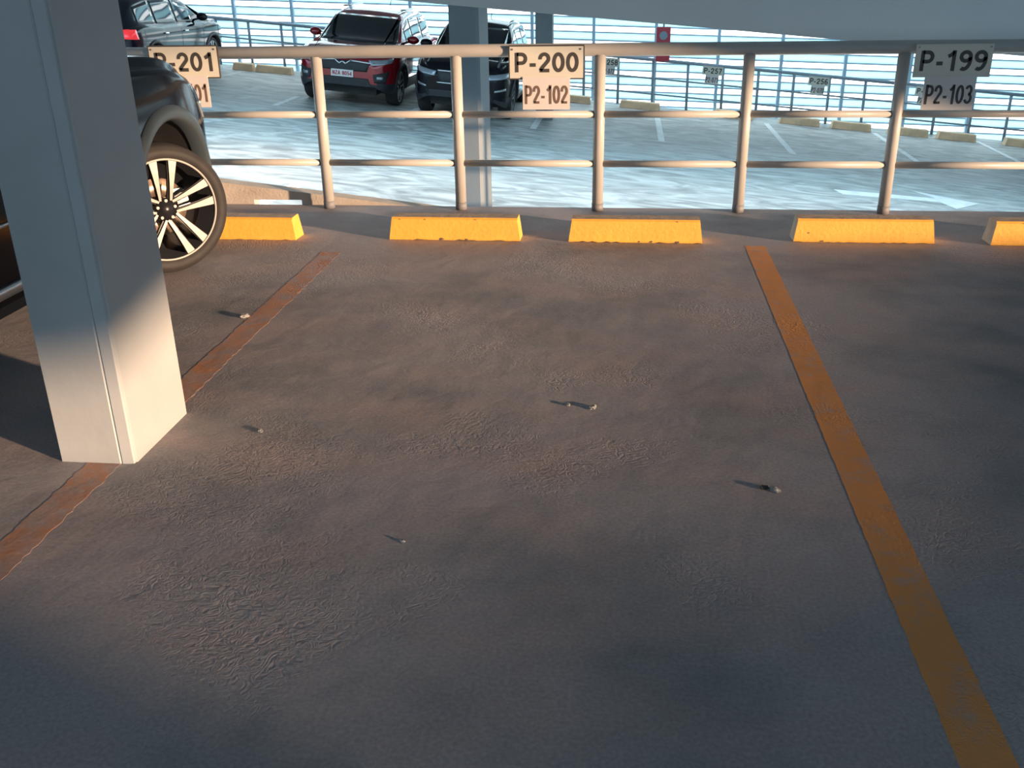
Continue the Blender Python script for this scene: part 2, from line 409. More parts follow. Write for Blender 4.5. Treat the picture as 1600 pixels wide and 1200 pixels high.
# columns
bm = bmesh.new()
X0, X1, Y0, Y1 = -1.975, -1.700, 2.830, 3.270
c = .046
pl = [(X0, Y0), (X1 - c - .010, Y0), (X1 - c - .005, Y0 + .005), (X1 - c, Y0 + .001), (X1 - .008, Y0 + .006), (X1 - .005, Y0 + .012), (X1 - .009, Y0 + .016), (X1, Y0 + .022), (X1, Y1 - .01), (X1 - .01, Y1), (X0 + .01, Y1), (X0, Y1 - .01)]
prism(bm, pl, 'z', 0, 2.56)
tag(link_mesh('concrete_column', bm, M['column']), 'large grey painted square column standing beside the near black car', 'column')
bm = bmesh.new(); prism(bm, [(-1.47, 8.2), (-1.25, 8.2), (-1.225, 8.225), (-1.19, 8.5), (-1.47, 8.5)], 'z', fz(-1.3) - .02, cz(-1.3) + .1)
M['col_far'] = mat('ramp_column_paint', (.17, .20, .22), .6, noise=.08, nscale=2)
tag(link_mesh('concrete_column', bm, M['col_far']), 'slim blue grey column right behind the railing, hiding part of the black car', 'column')
bm = bmesh.new(); bx(bm, -1.69, -1.38, 18.2, 18.5, fz(-1.5) - .02, cz(-1.5) + .13)
tag(link_mesh('concrete_column', bm, M['col_far']), 'distant dark grey column standing right of the black car', 'column')

# ------------------------------------------------------------------ near railing
RY = 6.86
rail = thing('steel_railing', 'beige painted steel pipe railing at the edge of the near floor', 'railing', (0, RY, 0))
px = [-2.185 + .995 * i for i in range(-4, 7)]
for x in px:
    bm = bmesh.new(); tube(bm, (x, 0, .045), (x, 0, 1.07), .039, 24)
    post = link_mesh('post', bm, M['rail'], rail)
    bm = bmesh.new(); tube(bm, (x, 0, 0), (x, 0, .055), .041, 24)
    link_mesh('foot', bm, M['rail_foot_shade'], post)  # post bottom coloured dark as shade from the stops
bm = bmesh.new(); tube(bm, (px[0] - .4, 0, 1.10), (px[-1] + .4, 0, 1.10), .043, 24)
link_mesh('top_rail', bm, M['rail'], rail)
for z, nm in ((.675, 'middle_rail'), (.335, 'lower_rail')):
    for a, b in zip(px[:-1], px[1:]):
        bm = bmesh.new(); tube(bm, (a + .037, 0, z), (b - .037, 0, z), .024, 18)
        link_mesh(nm, bm, M['rail'], rail)

def bay_sign(x, z, label, t1, t2, skew=0, pale=False, frame=True, s=1, y=6.80, w=.50, h=.205, shade=0):
    t = thing('bay_number_sign', label, 'sign', (x, y, z), (0, skew, 0), None)
    t.scale = (s, s, s)
    bm = bmesh.new(); bx(bm, -w / 2, w / 2, -.004, .004, -h / 2, h / 2)
    link_mesh('plate', bm, M['sign'], t)
    if frame:
        bm = bmesh.new()
        for a in ((-w / 2 - .006, w / 2 + .006, h / 2 - .001, h / 2 + .009), (-w / 2 - .006, w / 2 + .006, -h / 2 - .009, -h / 2 + .001)):
            bx(bm, a[0], a[1], -.003, .010, a[2], a[3])
        for a in ((-w / 2 - .008, -w / 2 + .001), (w / 2 - .001, w / 2 + .008)):
            bx(bm, a[0], a[1], -.003, .010, -h / 2, h / 2)
        link_mesh('frame', bm, M['ink'], t)
    text_part('lettering', t1, M['ink'], t, .0, 0.0, w * .88, h * .62, -.0045)
    for sx in (-1, 1):
        bm = bmesh.new(); tube(bm, (sx * (w / 2 - .018), -.008, h / 2 - .018), (sx * (w / 2 - .018), -.003, h / 2 - .018), .006, 10)
        link_mesh('screw', bm, M['screw'], t)
    cw, chh = .325, .215
    bm = bmesh.new(); bx(bm, -cw / 2, cw / 2, -.012, -.007, -h / 2 - chh + .008, -h / 2 + .010)
    cd = link_mesh('lower_card', bm, M['card'], t)
    text_part('lettering', t2, M['ink2'] if not pale else M['ink'], cd, 0, -h / 2 - chh * .50, cw * .92, .125, -.0125, bold=.13)
    return t
bay_sign(-.557, 1.026, 'bay number sign reading P-200 over P2-102', 'P-200', 'P2-102')
bay_sign(-3.13, 1.046, 'bay number sign reading P-201, partly hidden by the near car', 'P-201', 'P2-101')
bay_sign(2.088, 1.018, 'bay number sign reading P-199 over P2-103, in grey shade', 'P-199', 'P2-103', skew=.0, pale=True, frame=False, w=.48)

# ------------------------------------------------------------------ wheel stops
def stop_mesh(L, H=.146, B=.165, T=.130, end=.018, m=('yellow', 'stop_top', 'stop_end'), chips=0, seed=1, left_plain=False):
    bm = bmesh.new()
    rnd = random.Random(seed)
    n = 28
    secs = []
    for i in range(n + 1):
        t = i / n
        x0 = -L / 2 + L * t; x1 = -L / 2 + end + (L - 2 * end) * t
        jag = (rnd.random() ** 6) * .010
        pts = [(x0, -B / 2 + .002, .002 + jag), (x0, -B / 2, .012 + jag), (x1, -T / 2 - .004, H - .012), (x1, -T / 2 + .008, H),
               (x1, T / 2 - .008, H), (x1, T / 2 + .004, H - .012), (x0, B / 2, .0)]
        secs.append([bm.verts.new(p) for p in pts])
    for a, b in zip(secs[:-1], secs[1:]):
        for k in range(7):
            q = bm.faces.new((a[k], b[k], b[(k + 1) % 7], a[(k + 1) % 7]))
            q.material_index = 1 if k in (3, 4) else 0
    q = bm.faces.new(secs[0][::-1]); q.material_index = 2 if left_plain else 0
    q = bm.faces.new(secs[-1]); q.material_index = 0
    return bm
stops = [(-2.62, 5.99, .98, 'yellow concrete wheel stop beside the tyre of the near black car', False),
         (-1.088, 6.045, .855, 'yellow wheel stop with a chipped lower edge, right of the orange-marked corner', False),
         (.072, 6.045, .84, 'yellow wheel stop standing under the P-200 side of the railing, centre of the row', False),
         (1.488, 6.12, .85, 'yellow wheel stop with a bare grey left end, right of the orange line', True),
         (2.665, 6.10, .85, 'yellow wheel stop cut off by the right edge of the photo', True)]
stops[1] = stops[1][:3] + ('yellow wheel stop with a chipped lower edge, first one left of P-200 sign',) + stops[1][4:]
stops[2] = stops[2][:3] + ('clean yellow wheel stop standing just right below the P-200 sign',) + stops[2][4:]
for i, (x, y, L, lab, plain) in enumerate(stops):
    o = link_mesh('wheel_stop', stop_mesh(L, seed=i + 3, left_plain=plain), None, mats=[M['yellow'], M['stop_top'], M['stop_end']])
    o.location = (x, y, 0); tag(o, lab, 'wheel stop', 'yellow wheel stops in front of the railing')
    rnd = random.Random(40 + i)
    for q in range((2, 5, 4, 3, 2)[i]):
        bm = bmesh.new()
        cx = rnd.uniform(-L / 2 + .06, L / 2 - .06); zc = rnd.choice([.010, .010, .012, .134, .136, .06])
        ss = rnd.uniform(.003, .008) if zc > .03 else rnd.uniform(.006, .014)
        pts = [(cx + ss * math.cos(a) * rnd.uniform(.7, 1.6), max(.002, zc + ss * .6 * math.sin(a) * rnd.uniform(.6, 1.2))) for a in [j * PI / 4 for j in range(8)]]
        vs = [bm.verts.new((p[0], -.0842 + p[1] * .090, p[1])) for p in pts]
        bm.faces.new(vs)
        vb = [bm.verts.new((v.co.x, v.co.y + .004, v.co.z)) for v in vs]
        bm.faces.new(vb[::-1])
        for k in range(8): bm.faces.new((vs[k], vb[k], vb[(k + 1) % 8], vs[(k + 1) % 8]))
        link_mesh('chipped_spot', bm, M['chip'], o)

# kerb beam whose top falls to the right behind the railing
bm = bmesh.new()
def kt(x): return .095 - .125 * (x + 2.45)
prism(bm, [(-7, .028), (-2.44, .028), (-2.44, -.14), (-1.35, -.14), (-1.35, kt(-1.35)), (-1.6, kt(-1.6)), (-7, kt(-7) - .05)], 'y', 6.99, 7.12)
prism(bm, [(-7, -.14), (-2.83, -.14), (-2.83, .027), (-7, .027)], 'y', 7.02, 7.12)
tag(link_mesh('concrete_kerb', bm, M['kerb']), 'low beige concrete kerb with a sloping top behind the left railing posts', 'kerb')

# ------------------------------------------------------------------ floor markings
def strip(name, m, pts, w, z, label, cat, group, sub=60, jag=.0, zf=None):
    (xa, ya), (xb, yb) = pts
    d = Vector((xb - xa, yb - ya)); L = d.length; d /= L; n = Vector((-d.y, d.x))
    bm = bmesh.new(); rnd = random.Random(int(abs(xa) * 100 + ya * 7)); R = []
    for i in range(sub + 1):
        p = Vector((xa, ya)) + d * L * i / sub
        a = p + n * (w / 2 + rnd.uniform(-jag, jag)); b = p - n * (w / 2 + rnd.uniform(-jag, jag))
        g = zf or (lambda x: 0)
        R.append([bm.verts.new((a.x, a.y, g(a.x) + z)), bm.verts.new((b.x, b.y, g(b.x) + z)), bm.verts.new((b.x, b.y, g(b.x) + .0002)), bm.verts.new((a.x, a.y, g(a.x) + .0002))])
    for A, B in zip(R[:-1], R[1:]):
        for k in range(4): bm.faces.new((A[k], A[(k + 1) % 4], B[(k + 1) % 4], B[k]))
    bm.faces.new(R[0]); bm.faces.new(R[-1][::-1])
    return tag(link_mesh(name, bm, m), label, cat, group)
strip('parking_line', M['line'], ((.815, -3), (.815, 5.93)), .125, .0009, 'orange-brown painted parking line running right of the empty bay', 'parking line', 'orange bay lines', 300, .002)
strip('parking_line', M['line_faded'], ((-1.815, -1), (-1.815, 5.65)), .125, .0009, 'faded orange parking line running under the grey column', 'parking line', 'orange bay lines', 300, .006)

lab = ['white bay line beside the red car on its left', 'white bay line between the red car and the black car', 'white bay line just right of the black car by the dark column',
       'white bay line on the ramp seen right of the tall centre railing post', 'white bay line on the ramp below the P-256 sign', 'white bay line on the ramp behind the post left of P-199', 'white bay line at the right edge of the ramp']
for i, x in enumerate((-6.10, -3.85, -1.62, .60, 2.84, 5.05, 7.2)):
    ya = (16.6, 16.5, 16.9, 16.9, 17.0, 17.4, 17.9)[i]
    strip('parking_line', M['white_line'], ((x, ya), (x, ya + (1.3, 1.4, 1.3, 3.3, 3.6, 3.4, 3.2)[i])), .11, .004, lab[i], 'parking line', 'white bay lines on the ramp', 6, 0, fz)
strip('parking_line', M['worn_white'], ((-8.24, 18.4), (-8.24, 20.7)), .10, .004, 'worn white bay line right of the dark car in the far left', 'parking line', 'white bay lines on the ramp', 6, 0, fz)
strip('parking_line', M['white_line'], ((-3.93, 9.55), (-3.86, 11.15)), .14, .004, 'short white dash on the ramp seen over the sloping kerb', 'parking line', 'white dashes on the near side of the ramp', 6, 0, fz)
strip('parking_line', M['white_line'], ((-1.72, 10.1), (-1.66, 11.3)), .12, .004, 'short white dash on the ramp beside the slim column foot', 'parking line', 'white dashes on the near side of the ramp', 6, 0, fz)
bm = bmesh.new()
AR = [(2.98, 14.17), (4.50, 14.30), (4.20, 14.68), (4.56, 14.66), (5.02, 14.16), (4.60, 13.68), (4.50, 13.97), (3.02, 13.88)]
AR = [(2.98, 14.16), (4.45, 14.27), (4.20, 14.70), (5.02, 14.20), (4.55, 13.66), (4.43, 14.03), (3.05, 13.86)]
A = [bm.verts.new((x, y, fz(x) + .004)) for x, y in AR]; B = [bm.verts.new((x, y, fz(x) + .0005)) for x, y in AR]
bm.faces.new(A); bm.faces.new(B[::-1])
for i in range(len(AR)):
    bm.faces.new((A[i], B[i], B[(i + 1) % len(AR)], A[(i + 1) % len(AR)]))
tag(link_mesh('road_arrow', bm, M['white_line']), 'white painted arrow pointing right on the ramp floor', 'road marking')

# ------------------------------------------------------------------ far wheel stops
far = [(-8.28, 20.9, .45), (-7.60, 20.9, .8), (-4.02, 20.9, .36), (-1.35, 20.95, 1.15), (.25, 20.95, .85), (2.2, 20.95, .8), (3.55, 20.95, .82), (4.60, 20.95, .80), (5.75, 20.95, .80), (6.72, 20.95, .76), (8.1, 20.95, .85)]
fl = ['small tan wheel stop just right of the dark car in the far left', 'tan wheel stop on the ramp between the dark car and the red car', 'tan wheel stop between the red and the black car',
      'long tan wheel stop behind the lower card of sign P-200', 'tan wheel stop behind the railing post right of P-200', 'tan wheel stop left of the post below sign P-257',
      'tan wheel stop directly below the P-256 sign', 'tan wheel stop in the next place right of the P-256 sign', 'tan wheel stop crossed by the railing post left of P-199', 'tan wheel stop below the P2-103 card', 'tan wheel stop at the right edge of the ramp']
for i, (x, y, L) in enumerate(far):
    o = link_mesh('wheel_stop', stop_mesh(L, H=.15, B=.22, T=.16, seed=60 + i), None, mats=[M['tan'], M['tan'], M['tan']])
    o.location = (x, y, fz(x)); o.rotation_euler = (0, math.atan(-FSL), 0)
    tag(o, fl[i], 'wheel stop', 'tan wheel stops along the far railing')

# ------------------------------------------------------------------ far guard rail on the slope
gr = thing('guard_railing', 'dark steel guard railing sloping down in front of the bright louvres', 'railing', (0, 21.5, 0))
def gz(x): return -.085 - .099 * x
for h, nm in ((0, 'top_rail'), (-.38, 'middle_rail'), (-.70, 'lower_rail')):
    bm = bmesh.new(); rr = .036 if h == 0 else .018
    tube(bm, (-16, 0, gz(-16) + h), (8.9, 0, gz(8.9) + h), rr, 12); link_mesh(nm, bm, M['steel'], gr)
for i in range(34):
    x = -16.0 + .345 + .735 * i
    if x > 8.8: break
    bm = bmesh.new(); tube(bm, (x, 0, fz(x)), (x, 0, gz(x)), .03, 12); link_mesh('post', bm, M['steel'], gr)
for x, n, z, hid in ((-.42, 'P-258', -.17, 'mostly hidden behind a railing post'), (1.76, 'P-257', -.36, 'on the far guard railing'), (3.95, 'P-256', -.58, 'on the far guard railing'), (6.13, 'P-255', -.79, 'partly hidden by the P2-103 card'), (8.33, 'P-254', -1.0, 'cut by the right edge')):
    bay_sign(x, z, 'small distant bay number sign %s, %s' % (n, hid), n, 'P2-0' + str(int(n[2:]) - 186), y=21.4, frame=False, s=.86, skew=math.atan(-FSL) * .8, pale=True)
# red sign
t = thing('red_warning_sign', 'dark red sign panel with grey round emblem on the louvre mullion', 'sign', (.70, 21.40, .26))
bm = bmesh.new(); bx(bm, -.145, .145, -.02, .02, -.42, .26); bevel(bm, .006, 1); link_mesh('panel', bm, M['red_sign'], t)
bm = bmesh.new(); tube(bm, (0, -.03, .09), (0, -.021, .09), .085, 20); link_mesh('emblem', bm, M['steel'], t)
bm = bmesh.new(); tube(bm, (0, 0, .26), (0, 0, .36), .018, 10); link_mesh('stem', bm, M['steel'], t)
t = thing('small_red_sign', 'small pale red sign just under the beam above the dark red sign', 'sign', (.70, 21.42, .66))
bm = bmesh.new(); bx(bm, -.10, .10, -.02, .02, -.05, .05); link_mesh('panel', bm, M['red_pale'], t)
bm = bmesh.new(); bx(bm, -.07, .07, -.025, -.021, -.02, .02); link_mesh('white_stripe', bm, M['plate'], t)

# ------------------------------------------------------------------ cars
def lerp(a, b, t): return a + (b - a) * t
def interp(pts, y):
    if y <= pts[0][0]: return pts[0][1]
    for (a, b), (c_, d) in zip(pts[:-1], pts[1:]):
        if y <= c_:
            t = (y - a) / (c_ - a); t = t * t * (3 - 2 * t) if False else t
            return lerp(b, d, t)
    return pts[-1][1]
def smooth_interp(pts):
    """monotone cubic through the points"""
    n = len(pts); xs = [p[0] for p in pts]; ys = [p[1] for p in pts]
    dl = [(ys[i + 1] - ys[i]) / (xs[i + 1] - xs[i]) for i in range(n - 1)]
    ms = [dl[0]] + [0 if dl[i - 1] * dl[i] <= 0 else 2 * dl[i - 1] * dl[i] / (dl[i - 1] + dl[i]) for i in range(1, n - 1)] + [dl[-1]]
    def g(x):
        if x <= xs[0]: return ys[0]
        if x >= xs[-1]: return ys[-1]
        i = max(j for j in range(n - 1) if xs[j] <= x)
        h = xs[i + 1] - xs[i]; t = (x - xs[i]) / h
        return (2 * t**3 - 3 * t**2 + 1) * ys[i] + (t**3 - 2 * t**2 + t) * h * ms[i] + (-2 * t**3 + 3 * t**2) * ys[i + 1] + (t**3 - t**2) * h * ms[i + 1]
    return g

class Car:
    def __init__(s, label, paint, L=4.4, W=.90, fo=.86, wb=2.64, R=.36, arch=.43, belt=None, roof=None, sill=.26, clad=.38, flare='cladding', k=.36, steer=0, detail=1, tyre_w=.235):
        s.L, s.W, s.R, s.arch, s.sill = L, W, R, arch, sill
        s.ya = L - fo; s.yb = s.ya - wb; s.k = k; s.paint = paint; s.clad = clad; s.detail = detail
        s.belt = smooth_interp(belt or [(0, .92), (.10, 1.0), (.5, 1.05), (1.6, 1.0), (L - 1.2, 1.0), (L - .6, .97), (L - .18, .88), (L - .05, .80), (L, .72)])
        s.roof = smooth_interp(roof or [(0, .93), (.07, 1.08), (.28, 1.34), (.50, 1.48), (.9, 1.535), (1.7, 1.56), (2.25, 1.53), (2.48, 1.46), (L - 1.12, 1.06), (L - .9, 1.03), (L - .5, 1.00), (L - .16, .92), (L - .05, .83), (L, .73)])
        s.root = thing('parked_car', label, 'car')
        s.build_body(); s.bvh_from(s.body)
        s.flare_m = flare
        s.wheels(steer, tyre_w)
    def halfw(s, y):
        a = max(0, (y - (s.L - .85)) / .85); b = max(0, (.55 - y) / .55)
        return s.W - .17 * a**2.6 - .10 * a**9 - .10 * b**2.4 - .07 * b**9
    def sx(s, z):
        d = 0
        if z < .42: d += .05 * ((.42 - z) / .2)**1.6
        if z > .75: d += .03 * ((z - .75) / .25)**1.5
        return -d
    def bottom(s, y):
        z = s.sill
        if y > s.L - .35: z = s.sill + .10 * ((y - s.L + .35) / .35)**2
        if y < .35: z = s.sill + .10 * ((.35 - y) / .35)**2
        for c_ in (s.ya, s.yb):
            q = s.arch**2 - (y - c_)**2
            if q > 0: z = max(z, s.R + math.sqrt(q))
        return z
    def section(s, y):
        w = s.halfw(y); b = s.bottom(y); zb = max(s.belt(y), b + .06); zr = max(s.roof(y), zb + .01)
        P = []
        for fr in (0, .06, .15, .28, .42, .56, .70, .82, .91, .97):
            z = lerp(b, zb - .03, fr); P.append((w + s.sx(z), z))
        P.append((w - .055, zb - .006)); P.append((w - .085, zb))
        h = zr - zb
        for fr in (.04, .25, .5, .75, .93):
            P.append((w - .10 - s.k * h * fr, zb + h * fr * .985))
        xt = w - .10 - s.k * h
        P.append((xt - .045, zb + h * .99)); P.append((xt * .86 - .02, zb + h + .006)); P.append((xt * .6, zb + h + .016)); P.append((xt * .3, zb + h + .024)); P.append((0, zb + h + .027))
        return P
    def build_body(s):
        ys = [0, .01, .03, .06, .1]; y = .14
        while y < s.L - .14: ys.append(y); y += .035
        ys += [s.L - .1, s.L - .06, s.L - .03, s.L - .01, s.L]
        for c_ in (s.ya, s.yb):
            ys = [q for q in ys if abs(abs(q - c_) - s.arch) > .012]
            for sg in (-1, 1): ys += [c_ + sg * s.arch - .002, c_ + sg * s.arch + .002, c_ + sg * (s.arch - .010), c_ + sg * (s.arch - .022)]
        ys.sort()
        bm = bmesh.new(); rows = []
        for y in ys:
            P = s.section(y)
            # rounded ends
            t = 0
            e_ = min(y, s.L - y)
            if e_ < .10: t = 1 - math.sqrt(max(0, 1 - (1 - e_ / .10)**2))
            zc = .62
            P = [(x * (1 - .055 * t), zc + (z - zc) * (1 - .10 * t)) for x, z in P]
            row = [bm.verts.new((-x, y, z)) for x, z in P] + [bm.verts.new((x, y, z)) for x, z in P[:-1][::-1]]
            rows.append(row)
        n = len(rows[0])
        for A, B in zip(rows[:-1], rows[1:]):
            for i in range(n - 1):
                q = bm.faces.new((A[i], A[i + 1], B[i + 1], B[i])); q.smooth = True
                zc = sum(v.co.z for v in q.verts) / 4
                q.material_index = 1 if zc < s.clad else 0
        for row in (rows[0], rows[-1][::-1]):
            for i in range(n // 2):
                a, b, c_, d = row[i], row[i + 1], row[n - 2 - i], row[n - 1 - i]
                vs = []
                for v in (a, b, c_, d):
                    if v not in vs: vs.append(v)
                if len(vs) > 2:
                    q = bm.faces.new(vs)
                    q.material_index = 1 if sum(v.co.z for v in vs) / len(vs) < s.clad else 0
        s.body = link_mesh('body', bm, None, s.root, mats=[s.paint, M['cladding_black']])
        # underbody and wheel wells
        bm = bmesh.new()
        bx(bm, -s.W + .33, s.W - .33, .2, s.L - .2, s.sill - .03, .78)
        bx(bm, -s.W + .10, s.W - .10, s.yb + s.arch + .02, s.ya - s.arch - .02, s.sill - .03, .7)
        bx(bm, -s.W + .22, s.W - .22, .12, s.yb - s.arch - .02, s.sill + .04, .7)
        bx(bm, -s.W + .24, s.W - .24, s.ya + s.arch + .02, s.L - .14, s.sill + .07, .66)
        link_mesh('underbody', bm, M['black'], s.root)
    def bvh_from(s, o):
        me = o.data
        s.bvh = BVHTree.FromPolygons([v.co.copy() for v in me.vertices], [tuple(p.vertices) for p in me.polygons])
    def hit(s, p, d):
        h = s.bvh.ray_cast(Vector(p) - Vector(d) * 1.2, Vector(d), 3.0)
        if h[0] is None:
            h = s.bvh.find_nearest(Vector(p))
        n = h[1]
        if n.dot(Vector(d)) > 0: n = -n
        return h[0], n
    def panel(s, name, m, quad, d, nu=10, nv=6, off=.005, th=.004, parent=None, smooth=True):
        """patch laid on the body: quad of four 3D points, projected along d"""
        d = Vector(d).normalized(); q = [Vector(p) for p in quad]; G = []; B = []
        bm = bmesh.new()
        for j in range(nv + 1):
            ra, rb = [], []
            for i in range(nu + 1):
                a = q[0].lerp(q[1], i / nu); b = q[3].lerp(q[2], i / nu); p = a.lerp(b, j / nv)
                h, n = s.hit(p, d); h2 = h + n * off
                ra.append(bm.verts.new(h2)); rb.append(bm.verts.new(h2 - n * (th + .004)))
            G.append(ra); B.append(rb)
        for j in range(nv):
            for i in range(nu):
                x = bm.faces.new((G[j][i], G[j][i + 1], G[j + 1][i + 1], G[j + 1][i])); x.smooth = smooth
                bm.faces.new((B[j][i], B[j + 1][i], B[j + 1][i + 1], B[j][i + 1]))
        for i in range(nu):
            bm.faces.new((G[0][i], B[0][i], B[0][i + 1], G[0][i + 1])); bm.faces.new((G[nv][i + 1], B[nv][i + 1], B[nv][i], G[nv][i]))
        for j in range(nv):
            bm.faces.new((G[j + 1][0], B[j + 1][0], B[j][0], G[j][0])); bm.faces.new((G[j][nu], B[j][nu], B[j + 1][nu], G[j + 1][nu]))
        return link_mesh(name, bm, m, parent or s.root)
    def sidepanel(s, name, m, quad, side, **k):
        Q = [(side * 1.0, a, b) for a, b in quad]
        return s.panel(name, m, Q, (-side, 0, 0), **k)
    def flares(s, width=.055):
        for c_ in (s.ya, s.yb):
            for sd_ in (-1, 1):
                bm = bmesh.new(); R = []
                N = 40
                a0 = math.asin(max(-1, (s.sill + .01 - s.R) / (s.arch + .01)))
                for i in range(N + 1):
                    a = lerp(a0, PI - a0, i / N); ring = []
                    for rr, o_ in ((s.arch - .012, -.07), (s.arch - .012, .006), (s.arch + .004, .019), (s.arch + width * .5, .023), (s.arch + width, .013), (s.arch + width + .004, -.004)):
                        y = c_ + rr * math.cos(a); z = s.R + rr * math.sin(a)
                        yy = min(max(y, .03), s.L - .03)
                        x = s.halfw(yy) + s.sx(z) + o_
                        ring.append(bm.verts.new((sd_ * x, y, z)))
                    R.append(ring)
                for A, B in zip(R[:-1], R[1:]):
                    for k in range(5):
                        q = bm.faces.new((A[k], A[k + 1], B[k + 1], B[k])); q.smooth = True
                link_mesh('wheel_arch_flare', bm, M[s.flare_m], s.root)
                # liner of the wheel well
                bm = bmesh.new(); R = []
                for i in range(N + 1):
                    a = lerp(a0 - .1, PI - a0 + .1, i / N)
                    R.append([bm.verts.new((sd_ * (s.W - .05 if xx == 0 else s.W - .36), c_ + (s.arch - .004) * math.cos(a), s.R + (s.arch - .004) * math.sin(a))) for xx in (0, 1)])
                for A, B in zip(R[:-1], R[1:]):
                    q = bm.faces.new((A[0], A[1], B[1], B[0])); q.smooth = True
                link_mesh('wheel_well', bm, M['black'], s.root)
    def wheels(s, steer, tw):
        for c_, front in ((s.ya, 1), (s.yb, 0)):
            for sd_ in (-1, 1):
                R = s.R; w = tw / 2
                bm = bmesh.new()
                rr = R * .80
                lathe_x(bm, [(w - .012, rr - .004), (w - .002, rr + .012), (w + .004, rr + .035), (w - .004, R - .03), (w - .014, R - .014), (w - .03, R - .004), (0, R), (-w + .03, R - .004), (-w + .014, R - .016), (-w, R - .05), (-w, rr), (-w + .02, rr - .01), (w - .03, rr - .012)], 72, closed=True)
                ty = link_mesh('wheel', bm, M['tyre'], s.root)
                ty.location = (sd_ * (s.W - w - .025), c_, R)
                ty.rotation_euler = (0, 0, (0 if sd_ > 0 else PI) + (steer if front else 0))
                if s.detail >= 1 or True:
                    bm = bmesh.new()
                    lathe_x(bm, [(w - .012, rr - .002), (w - .005, rr - .005), (w - .006, rr - .014), (w - .014, rr - .015), (w - .02, rr - .006)], 72, closed=True)
                    link_mesh('rim', bm, M['rim'] if s.detail > 1 else M['alloy'], ty)
                    bm = bmesh.new(); lathe_x(bm, [(w - .016, rr - .002), (w - .018, rr - .018), (-w + .05, rr - .035), (-w + .045, .03)], 64)
                    link_mesh('barrel', bm, M['rim_dark'], ty)
                    s.spokes(ty, w, rr, sd_)
    def spokes(s, ty, w, rr, sd_):
        r1 = rr - .012
        def arm(bm, a_hub, r_hub, a_rim, w0, w1, xf, dep):
            p0 = Vector((r_hub * math.cos(a_hub), r_hub * math.sin(a_hub))); p1 = Vector((r1 * math.cos(a_rim), r1 * math.sin(a_rim)))
            d = (p1 - p0).normalized(); n = Vector((-d.y, d.x)); A = []
            for t in (0, .35, .7, 1):
                p = p0.lerp(p1, t); ww = lerp(w0, w1, t**1.3); x = xf - .012 * (1 - t) + .004 * math.sin(t * PI)
                A.append([bm.verts.new((x, p.x + n.x * ww, p.y + n.y * ww)), bm.verts.new((x, p.x - n.x * ww, p.y - n.y * ww)),
                          bm.verts.new((x - dep, p.x - n.x * ww * .8, p.y - n.y * ww * .8)), bm.verts.new((x - dep, p.x + n.x * ww * .8, p.y + n.y * ww * .8))])
            for P, Q in zip(A[:-1], A[1:]):
                for k in range(4): bm.faces.new((P[k], P[(k + 1) % 4], Q[(k + 1) % 4], Q[k]))
            bm.faces.new(A[0]); bm.faces.new(A[-1][::-1])
        m = M['rim'] if s.detail > 1 else M['alloy']
        for k in range(5):
            ctr = math.radians(51 + 72 * k)          # the two arms leave one point of the hub
            bm = bmesh.new()
            for sg in (-1, 1): arm(bm, ctr + sg * .09, .060, ctr + sg * math.radians(24.5), .0065, .0235, w - .014, .012)
            link_mesh('spoke', bm, m, ty)
            if s.detail > 1:
                bm = bmesh.new()
                for sg in (-1, 1): arm(bm, ctr + sg * .12, .055, ctr + sg * math.radians(24.5), .012, .028, w - .0275, .03)
                link_mesh('spoke_back', bm, M['rim_dark'], ty)
        bm = bmesh.new(); lathe_x(bm, [(w - .06, .0), (w - .06, .07), (w - .034, .066), (w - .026, .040), (w - .014, .034), (w - .012, .0)], 32)
        link_mesh('hub_cap', bm, M['rim_dark'], ty)
        if s.detail > 1:
            for k in range(5):
                a = math.radians(87 + 72 * k)
                bm = bmesh.new(); tube(bm, (w - .05, .053 * math.cos(a), .053 * math.sin(a)), (w - .022, .053 * math.cos(a), .053 * math.sin(a)), .009, 8)
                link_mesh('lug_nut', bm, M['rim'], ty)
            bm = bmesh.new(); lathe_x(bm, [(-.02, .05), (-.02, .165), (-.035, .165), (-.035, .05)], 48, closed=True)
            link_mesh('brake_disc', bm, M['disc'], ty)
            bm = bmesh.new()
            for i in range(9):
                a = lerp(.35, 1.2, i / 8) - .5
                bx(bm, -.045, .012, .118 * math.cos(a) - .016, .118 * math.cos(a) + .05, .118 * math.sin(a) - .012, .118 * math.sin(a) + .02)
            link_mesh('brake_caliper', bm, M['silver'], ty)
    def mirror(s, y, z, sd_, m):
        x0 = s.halfw(y) - .11
        bm = bmesh.new()
        bmesh.ops.create_uvsphere(bm, u_segments=16, v_segments=10, radius=1)
        for v in bm.verts:
            v.co = Vector((sd_ * (x0 + .15) + v.co.x * .115, y + (.075 * v.co.y if v.co.y > 0 else .03 * v.co.y), z + .07 + v.co.z * .075))
        for q in bm.faces: q.smooth = True
        o = link_mesh('wing_mirror', bm, m, s.root)
        bm = bmesh.new(); tube(bm, (sd_ * (x0 - .02), y, z + .0), (sd_ * (x0 + .10), y, z + .04), .02, 8)
        link_mesh('mirror_arm', bm, M['cladding_black'], o)
    def place(s, x, y, z, rz=0, tilt=0):
        """x,y,z: where the middle of the nose touches down"""
        s.root.matrix_world = Matrix.Translation((x, y, z)) @ Matrix.Rotation(tilt, 4, 'Y') @ Matrix.Rotation(rz, 4, 'Z') @ Matrix.Translation((0, -s.L, 0))

